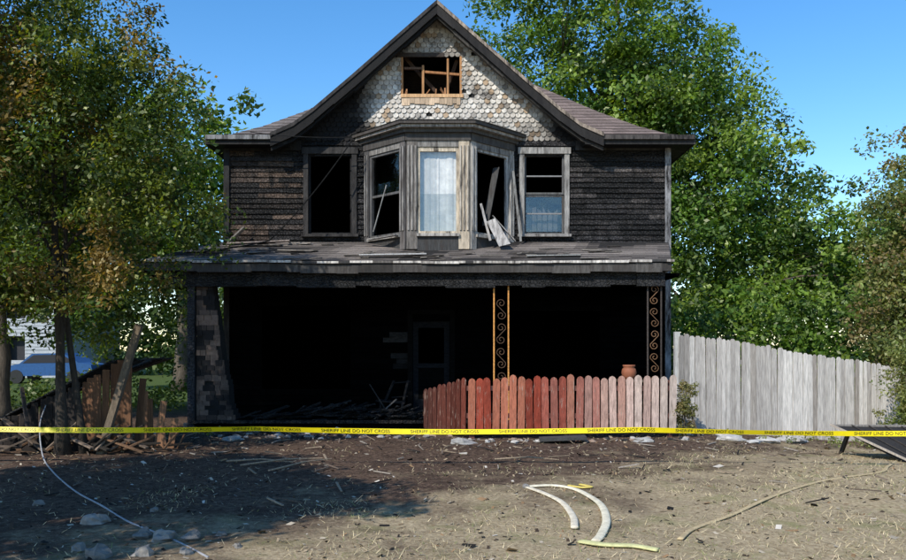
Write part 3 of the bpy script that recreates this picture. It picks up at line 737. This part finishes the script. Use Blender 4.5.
# ------------------------------------------------------------ collapsed shed
S=empty('collapsed_shed'); mb=MB()
roof=[(-7.9,12.75,.15),(-5.45,12.9,1.40),(-5.1,14.6,1.45),(-7.9,14.9,.5)]
nb=14
for i in range(nb):
    t0,t1=i/nb,(i+1.02)/nb
    a=Vector(roof[0]).lerp(Vector(roof[3]),t0);b_=Vector(roof[1]).lerp(Vector(roof[2]),t0);c=Vector(roof[1]).lerp(Vector(roof[2]),t1);d=Vector(roof[0]).lerp(Vector(roof[3]),t1)
    b_=b_+Vector((R(-.1,.1),0,R(-.03,.03))); c=c+Vector((0,0,R(-.03,.03)))
    mb.prism([a,b_,c,d],(0,0,.025),jit((.03,.028,.027),.4))
mb.obj('fallen_roof',M_char,S)
mb=MB()
for i in range(24):
    x=-7.8+i*.112; h=.16+(x+7.9)*.50; mb.beam((x+R(-.02,.02),12.78,-.05),(x+R(-.03,.03),12.82,h+R(-.08,.0)),.115,.02,jit((.022,.018,.016) if i<17 else (.12,.06,.032),.5))
for i in range(9):
    x=-5.25+i*.11; h=1.30-.14*i+R(-.12,.05); mb.beam((x,13.0,0),(x+R(-.08,.12),13.02,h),.105,.02,jit((.19,.10,.055),.45))
for i in range(34):
    a=(R(-7.6,-4.5),R(12.1,12.7),R(0,.12)); b_=(a[0]+R(-.9,.9),a[1]+R(0,.5),R(.05,.55)); mb.beam(a,b_,R(.03,.10),.025,jit(random.choice([(.03,.025,.02),(.14,.08,.045),(.16,.12,.09)]),.3))
mb.beam((-5.45,12.3,-.1),(-4.98,12.7,2.0),.10,.10,(.13,.10,.07)); mb.beam((-6.6,12.5,.1),(-6.9,12.8,1.0),.05,.05,(.05,.04,.035))
mb.obj('wall_boards',M_wood,S)
E=empty('tipped_plank_panel'); mb=MB()
mb.prism([(5.85,12.3,.42),(6.75,11.75,-.12),(8.2,12.3,-.15),(7.9,13.2,.30)],(0,.02,.03),(.03,.027,.025)); mb.beam((5.80,12.31,.46),(6.78,11.72,-.07),.06,.03,(.34,.29,.24)); mb.beam((5.84,12.32,.44),(7.9,13.22,.34),.07,.03,(.30,.26,.22))
for i in range(5):
    t=(i+1)/6; a=Vector((5.85,12.3,.46)).lerp(Vector((7.9,13.2,.34)),t); b_=Vector((6.75,11.75,-.08)).lerp(Vector((8.2,12.3,-.11)),t); mb.beam(a,b_,.02,.012,(.05,.042,.036))
mb.beam((6.1,12.7,-.2),(6.2,12.5,.36),.05,.05,(.05,.04,.03)); mb.beam((7.6,13.1,-.3),(7.65,13.05,.28),.05,.05,(.1,.08,.06))
mb.obj('panel',M_wood,E)

# ------------------------------------------------------------ trees
def leaves(centers,cr,nl,size,pal,flat=.75,droop=.2):
    k=len(centers); n=k*nl
    idx=np.repeat(np.arange(k),nl)
    crr=cr*rng.uniform(.6,1.35,k)
    off=rng.normal(0,1,(n,3)); off/= (np.linalg.norm(off,axis=1,keepdims=True)+1e-6); off*= (rng.random((n,1))**.55)
    off[:,2]*=flat
    P=centers[idx]+off*crr[idx][:,None]
    P[:,2]-=droop*crr[idx]*(off[:,0]**2+off[:,1]**2)
    nrm=rng.normal(0,1,(n,3))*.75+off*.7+np.array([-.2,-.35,.65]); nrm/=np.linalg.norm(nrm,axis=1,keepdims=True)
    r=rng.normal(0,1,(n,3)); u=np.cross(nrm,r); u/=np.linalg.norm(u,axis=1,keepdims=True); v=np.cross(nrm,u)
    s=size*rng.uniform(.6,1.35,n)[:,None]; w=s*rng.uniform(.45,.62,n)[:,None]
    V=np.stack([P-u*s*.5,P+v*w*.5-u*s*.05,P+u*s*.5,P-v*w*.5-u*s*.05],1)
    pal=np.array(pal); pc=rng.choice(len(pal),k)
    base=pal[pc][idx]; alt=pal[rng.choice(len(pal),n)]
    C=(base*.7+alt*.3)*rng.uniform(.6,1.4,n)[:,None]
    return V,C
def make_tree(name,base,top,r0,ells,nc,nl,size,pal,cr,trunks=1,nbr=70,shell=.45,brown=None,bc=(.10,.08,.06)):
    T=empty(name); tot=sum(r[0]*r[1]*r[2] for c,r in ells); cs=[]
    for c,r in ells:
        k=max(3,int(nc*r[0]*r[1]*r[2]/tot)); d=rng.normal(0,1,(k,3)); d/=np.linalg.norm(d,axis=1,keepdims=True)
        rad=rng.random(k)**shell
        lump=np.array([1+.28*nz(q[0]*2.2+c[0],q[1]*2.2,q[2]*2.2+c[2]) for q in d])
        cs.append(np.array(c)+d*(rad*lump)[:,None]*np.array(r))
    cs=np.concatenate(cs)
    V,C=leaves(cs,cr,nl,size,pal)
    if brown is not None:
        bx=np.array([nz(p[0]*.9,p[1]*.9,p[2]*.9) for p in V[:,0,:]]); m_=(bx+rng.normal(0,.12,len(bx)))>brown[0]
        C[m_]=np.array(brown[1])*rng.uniform(.6,1.4,(m_.sum(),1))
    quads_obj('foliage',V,C,M_leaf,T)
    mb=MB(); base=Vector(base); top=Vector(top); nodes=[]
    for k in range(trunks):
        b0=base+Vector((R(-.35,.35),R(-.25,.25),0))*(k>0); t0=top+Vector((R(-1,1),R(-.6,.6),R(-.5,.5)))*(k>0)*r0*8
        pts=[];ra=[]
        for i in range(11):
            t=i/10; p=b0.lerp(t0,t)+Vector((nz(t*3,k,1),nz(t*3,k,2),0))*r0*1.6*math.sin(t*math.pi); pts.append(p); ra.append(r0*(1-.8*t)*(1+.5*max(0,.12-t)/.12)*(1 if k==0 else .7)); 
            if t>.3: nodes.append((p,ra[-1]))
        mb.tube(pts,ra,bc,9)
    for c,r in ells:
        for q in range(4):
            s,rs=random.choice(nodes[:max(3,len(nodes)*2//3)]); e=Vector(c)+Vector((R(-.5,.5)*r[0],R(-.5,.5)*r[1],R(-.2,.6)*r[2])); rs=min(rs*.6,r0*.45)
            pts=[s.lerp(e,t)+Vector((0,0,math.sin(t*math.pi)*.12*(e-s).length)) for t in (0,.2,.4,.6,.8,1)]
            mb.tube(pts,[rs*(1-.75*t) for t in (0,.2,.4,.6,.8,1)],bc,6); 
            for t,p in zip((.4,.6,.8,1),pts[2:]): nodes.append((p,rs*(1-.75*t)))
    for i in rng.choice(len(cs),min(nbr,len(cs)),replace=False):
        e=Vector(cs[i]); s,rs=min(nodes,key=lambda q:(q[0]-e).length); rs=min(rs*.6,r0*.2)
        mid=(s+e)/2+Vector((R(-.1,.1),R(-.1,.1),.1))*(e-s).length
        mb.tube([s,mid,e],[rs,rs*.6,rs*.25],bc,5)
    mb.obj('trunk_and_limbs',M_bark,T,True)
    return T
G1=[(.075,.12,.016),(.13,.165,.022),(.04,.075,.012),(.17,.18,.03),(.022,.042,.008),(.05,.09,.014)]
G2=[(.085,.17,.02),(.14,.23,.03),(.04,.09,.016),(.18,.26,.038),(.025,.055,.012)]
G3=[(.13,.17,.04),(.18,.20,.055),(.08,.11,.03),(.19,.18,.06)]
make_tree('turning_maple_tree',(-5.95,12.25,-.1),(-6.1,12.1,6.0),.085,
  [((-6.5,12,4.9),(2.5,2.0,2.9)),((-4.5,12,4.2),(1.2,1.2,1.5)),((-7.4,12,7.0),(2.2,2,1.8)),((-6.6,11.6,2.5),(2.2,1.2,.8)),((-5.2,12,5.6),(1.2,1.2,1.1)),((-5.0,12,2.8),(.8,.8,.7))],
  660,140,.076,G1,.38,trunks=3,nbr=140,shell=.5,brown=(.31,(.22,.15,.045)),bc=(.045,.036,.028))
make_tree('maple_tree',(-7.6,4.6,-.1),(-7.2,4.6,6.0),.22,[((-6.4,4.4,4.6),(2.6,2.3,1.4)),((-7.5,4.9,5.8),(2.2,2.0,1.1)),((-5.0,4.4,4.6),(1.3,1.2,.7))],320,170,.13,G1,.5,nbr=50)
make_tree('cottonwood_tree',(8,33,-.1),(7.5,33,13),.5,
  [((5.6,32,13.2),(5.4,4.5,5.6)),((8.0,32,8),(6,4.5,5)),((11.3,31,6.0),(3.2,3.5,4.2)),((9.3,31.5,11.2),(2.6,3,3))],
  660,155,.20,G2,.88,nbr=100)
make_tree('cottonwood_tree',(-10.5,31,-.1),(-10.3,31,8),.3,[((-10.2,31,8),(3.0,3,4.0)),((-14,30,8),(4,3,5))],240,100,.26,G2,.9,nbr=40)
make_tree('box_elder_tree',(11.8,19.5,-.4),(11.8,19.6,5),.16,[((11.9,19.4,4.8),(2.0,2,2.7)),((11.2,18.6,2.2),(2.0,1.5,2.0)),((13,20,3),(2.5,2,3)),((10.4,17.6,.9),(1.5,.8,1.1))],
  480,125,.11,G3,.46,nbr=100,brown=(.34,(.18,.14,.06)))
make_tree('box_elder_tree',(15.5,27,-.3),(15.5,27,6),.2,[((15.5,27,4.5),(3,2.5,3.5)),((12.5,29,3.6),(3.2,2,3.0)),((9.5,28,2.4),(3,1.5,2.0))],290,100,.20,G2,.8,nbr=30)
make_tree('elm_tree',(-9.6,17,-.1),(-9.5,17,5),.22,[((-9.5,17,5.5),(3.2,2,3.0)),((-7.4,16.5,4.6),(1.4,1.4,1.7)),((-8.6,18,2.9),(2.6,1.0,1.1))],340,100,.12,G1,.5,nbr=40)
make_tree('dry_shrub',(4.22,14.6,-.05),(4.25,14.6,.9),.02,[((4.22,14.6,.55),(.22,.2,.5)),((4.3,14.6,.95),(.14,.13,.25))],55,40,.05,[(.16,.15,.05),(.22,.17,.07),(.11,.12,.035)],.10,trunks=4,nbr=30)
make_tree('dry_shrub',(8.7,15.3,-.35),(8.8,15.3,1.2),.03,[((8.8,15.2,.6),(.7,.45,.95)),((8.2,15.0,.05),(.5,.3,.4)),((8.8,15.2,1.3),(.5,.4,.6))],140,60,.06,G3,.2,trunks=4,nbr=50)
Wd_=empty('weeds'); cs=[]
for i in range(46):
    x=random.choice([R(-7,-4.4),R(4.4,9.5),R(4.4,9.5)]); y=R(14.0,15.3); cs.append((x,y,gz(x,y)+R(.03,.10)))
V,C=leaves(np.array(cs),.12,40,.045,G3); quads_obj('weed_leaves',V,C,M_leaf,Wd_)
cs=[]
for x in np.arange(-75,76,1.1):
    top=8.5+2.0*nz(x*.08,1)+1.5*nz(x*.3,5)
    if x<-15: top+=2.5
    for q in range(10 if x<-10 else 9):
        cs.append((x+R(-1,1),55+R(-3,3)+abs(x)*-.1,R(.3,max(1,top))))
V,C=leaves(np.array(cs),1.7,55,.55,[(.05,.09,.025),(.065,.11,.03),(.04,.07,.02)]); quads_obj('tree_line',V,C,M_leaf,None)
cs=[(x+R(-.4,.4),R(21,23),R(.1,3.6)) for x in np.arange(-10.4,-6.0,.3) for q in range(5)]
cs+=[(x+R(-.3,.3),R(21,23),R(.0,.75)) for x in np.arange(-14,-10.4,.3) for q in range(3)]
V,C=leaves(np.array(cs),.55,70,.13,G1); quads_obj('hedge',V,C,M_leaf,None)
cs=[(x+R(-.4,.4),R(21,24),R(-.2,3.4)) for x in np.arange(5.5,18,.35) for q in range(5)]
V,C=leaves(np.array(cs),.7,65,.16,G2); quads_obj('hedge',V,C,M_leaf,None)

# ------------------------------------------------------------ neighbour house and car
Nh=empty('neighbour_house'); mb=MB()
x0,x1,y0_,y1_=-31,-22.5,46,54
F_,l_=facet((x0,y0_),(x1,y0_)); siding(mb,F_,l_,0,5.2,[(1.5,2.6,1,2.5),(5.3,6.4,1,2.5),(1.5,2.6,3.4,4.7),(5.3,6.4,3.4,4.7)],.2,lambda x,z:jit((.34,.36,.38),.05),.1)
F_,l_=facet((x1,y0_+.12),(x1,y1_)); siding(mb,F_,l_,0,5.2,[],.2,lambda x,z:jit((.34,.36,.38),.05),.1)
mb.prism([(x0,y0_,5.2),(x1,y0_,5.2),((x0+x1)/2,y0_,8)],(0,.1,0),(.34,.36,.38)); mb.box(x0,x1-.12,y0_+.5,y0_+.6,0,5.2,(.03,.03,.035)); mb.obj('walls',M_plain,Nh)
mb=MB(); cx=(x0+x1)/2
mb.prism([(x0-.5,y0_-.5,4.9),(cx,y0_-.5,8.1),(cx,y0_-.5,8.3),(x0-.5,y0_-.5,5.1)],(0,9,0),(.09,.08,.08)); mb.prism([(cx,y0_-.5,8.1),(x1+.5,y0_-.5,4.9),(x1+.5,y0_-.5,5.1),(cx,y0_-.5,8.3)],(0,9,0),(.09,.08,.08)); mb.obj('roof',M_roof,Nh)
Cr=empty('parked_car'); mb=MB(); bx,by=-21.6,38
side=[(0,.35),(.1,.75),(1.0,.95),(1.6,1.42),(3.1,1.45),(3.8,1.0),(4.4,.9),(4.5,.4)]
mb.prism([(bx+a,by,c) for a,c in side],(0,1.75,0),(.02,.08,.22)); mb.obj('body',M_plain,Cr)
mb=MB(); mb.prism([(bx+1.15,by-.01,.97),(bx+3.6,by-.01,1.0),(bx+3.05,by-.01,1.38),(bx+1.68,by-.01,1.36)],(0,1.77,0),(.02,.02,.025)); 
for wx_ in (.85,3.6): mb.tube([(bx+wx_,by-.03,.33),(bx+wx_,by+.2,.33)],.33,(.02,.02,.02),18); mb.tube([(bx+wx_,by+1.55,.33),(bx+wx_,by+1.78,.33)],.33,(.02,.02,.02),18)
mb.obj('windows_and_wheels',M_black,Cr)

# ------------------------------------------------------------ light, sky, camera
d=Vector((.47,.68,-.74)).normalized()
sun=bpy.data.lights.new('sun','SUN'); sun.energy=5.0; sun.angle=math.radians(.53); sun.color=(1,.94,.84)
so=bpy.data.objects.new('sun',sun); link(so); so.rotation_euler=d.to_track_quat('-Z','Y').to_euler()
w=bpy.data.worlds.new('World'); scene.world=w; w.use_nodes=True; nt=w.node_tree
bg=nt.nodes['Background']; sk=nt.nodes.new('ShaderNodeTexSky'); sk.sky_type='NISHITA'; sk.sun_disc=False
sk.sun_elevation=math.asin(-d.z); sk.sun_rotation=math.atan2(-d.x,-d.y)%(2*math.pi); sk.air_density=1.0; sk.dust_density=.2; sk.ozone_density=2.0
hs=nt.nodes.new('ShaderNodeHueSaturation'); hs.inputs['Saturation'].default_value=1.32; hs.inputs['Value'].default_value=1.5
nt.links.new(sk.outputs[0],hs.inputs['Color']); nt.links.new(hs.outputs[0],bg.inputs['Color']); bg.inputs['Strength'].default_value=.15
cam=bpy.data.cameras.new('camera'); cam.sensor_width=36; cam.lens=36*800/906; cam.shift_y=70/906; cam.clip_end=2000; cam.clip_start=.1
co=bpy.data.objects.new('camera',cam); link(co); co.location=(0,0,1.6); co.rotation_euler=(math.radians(90),0,0); scene.camera=co
scene.view_settings.view_transform='Standard'; scene.view_settings.look='None'; scene.view_settings.exposure=0
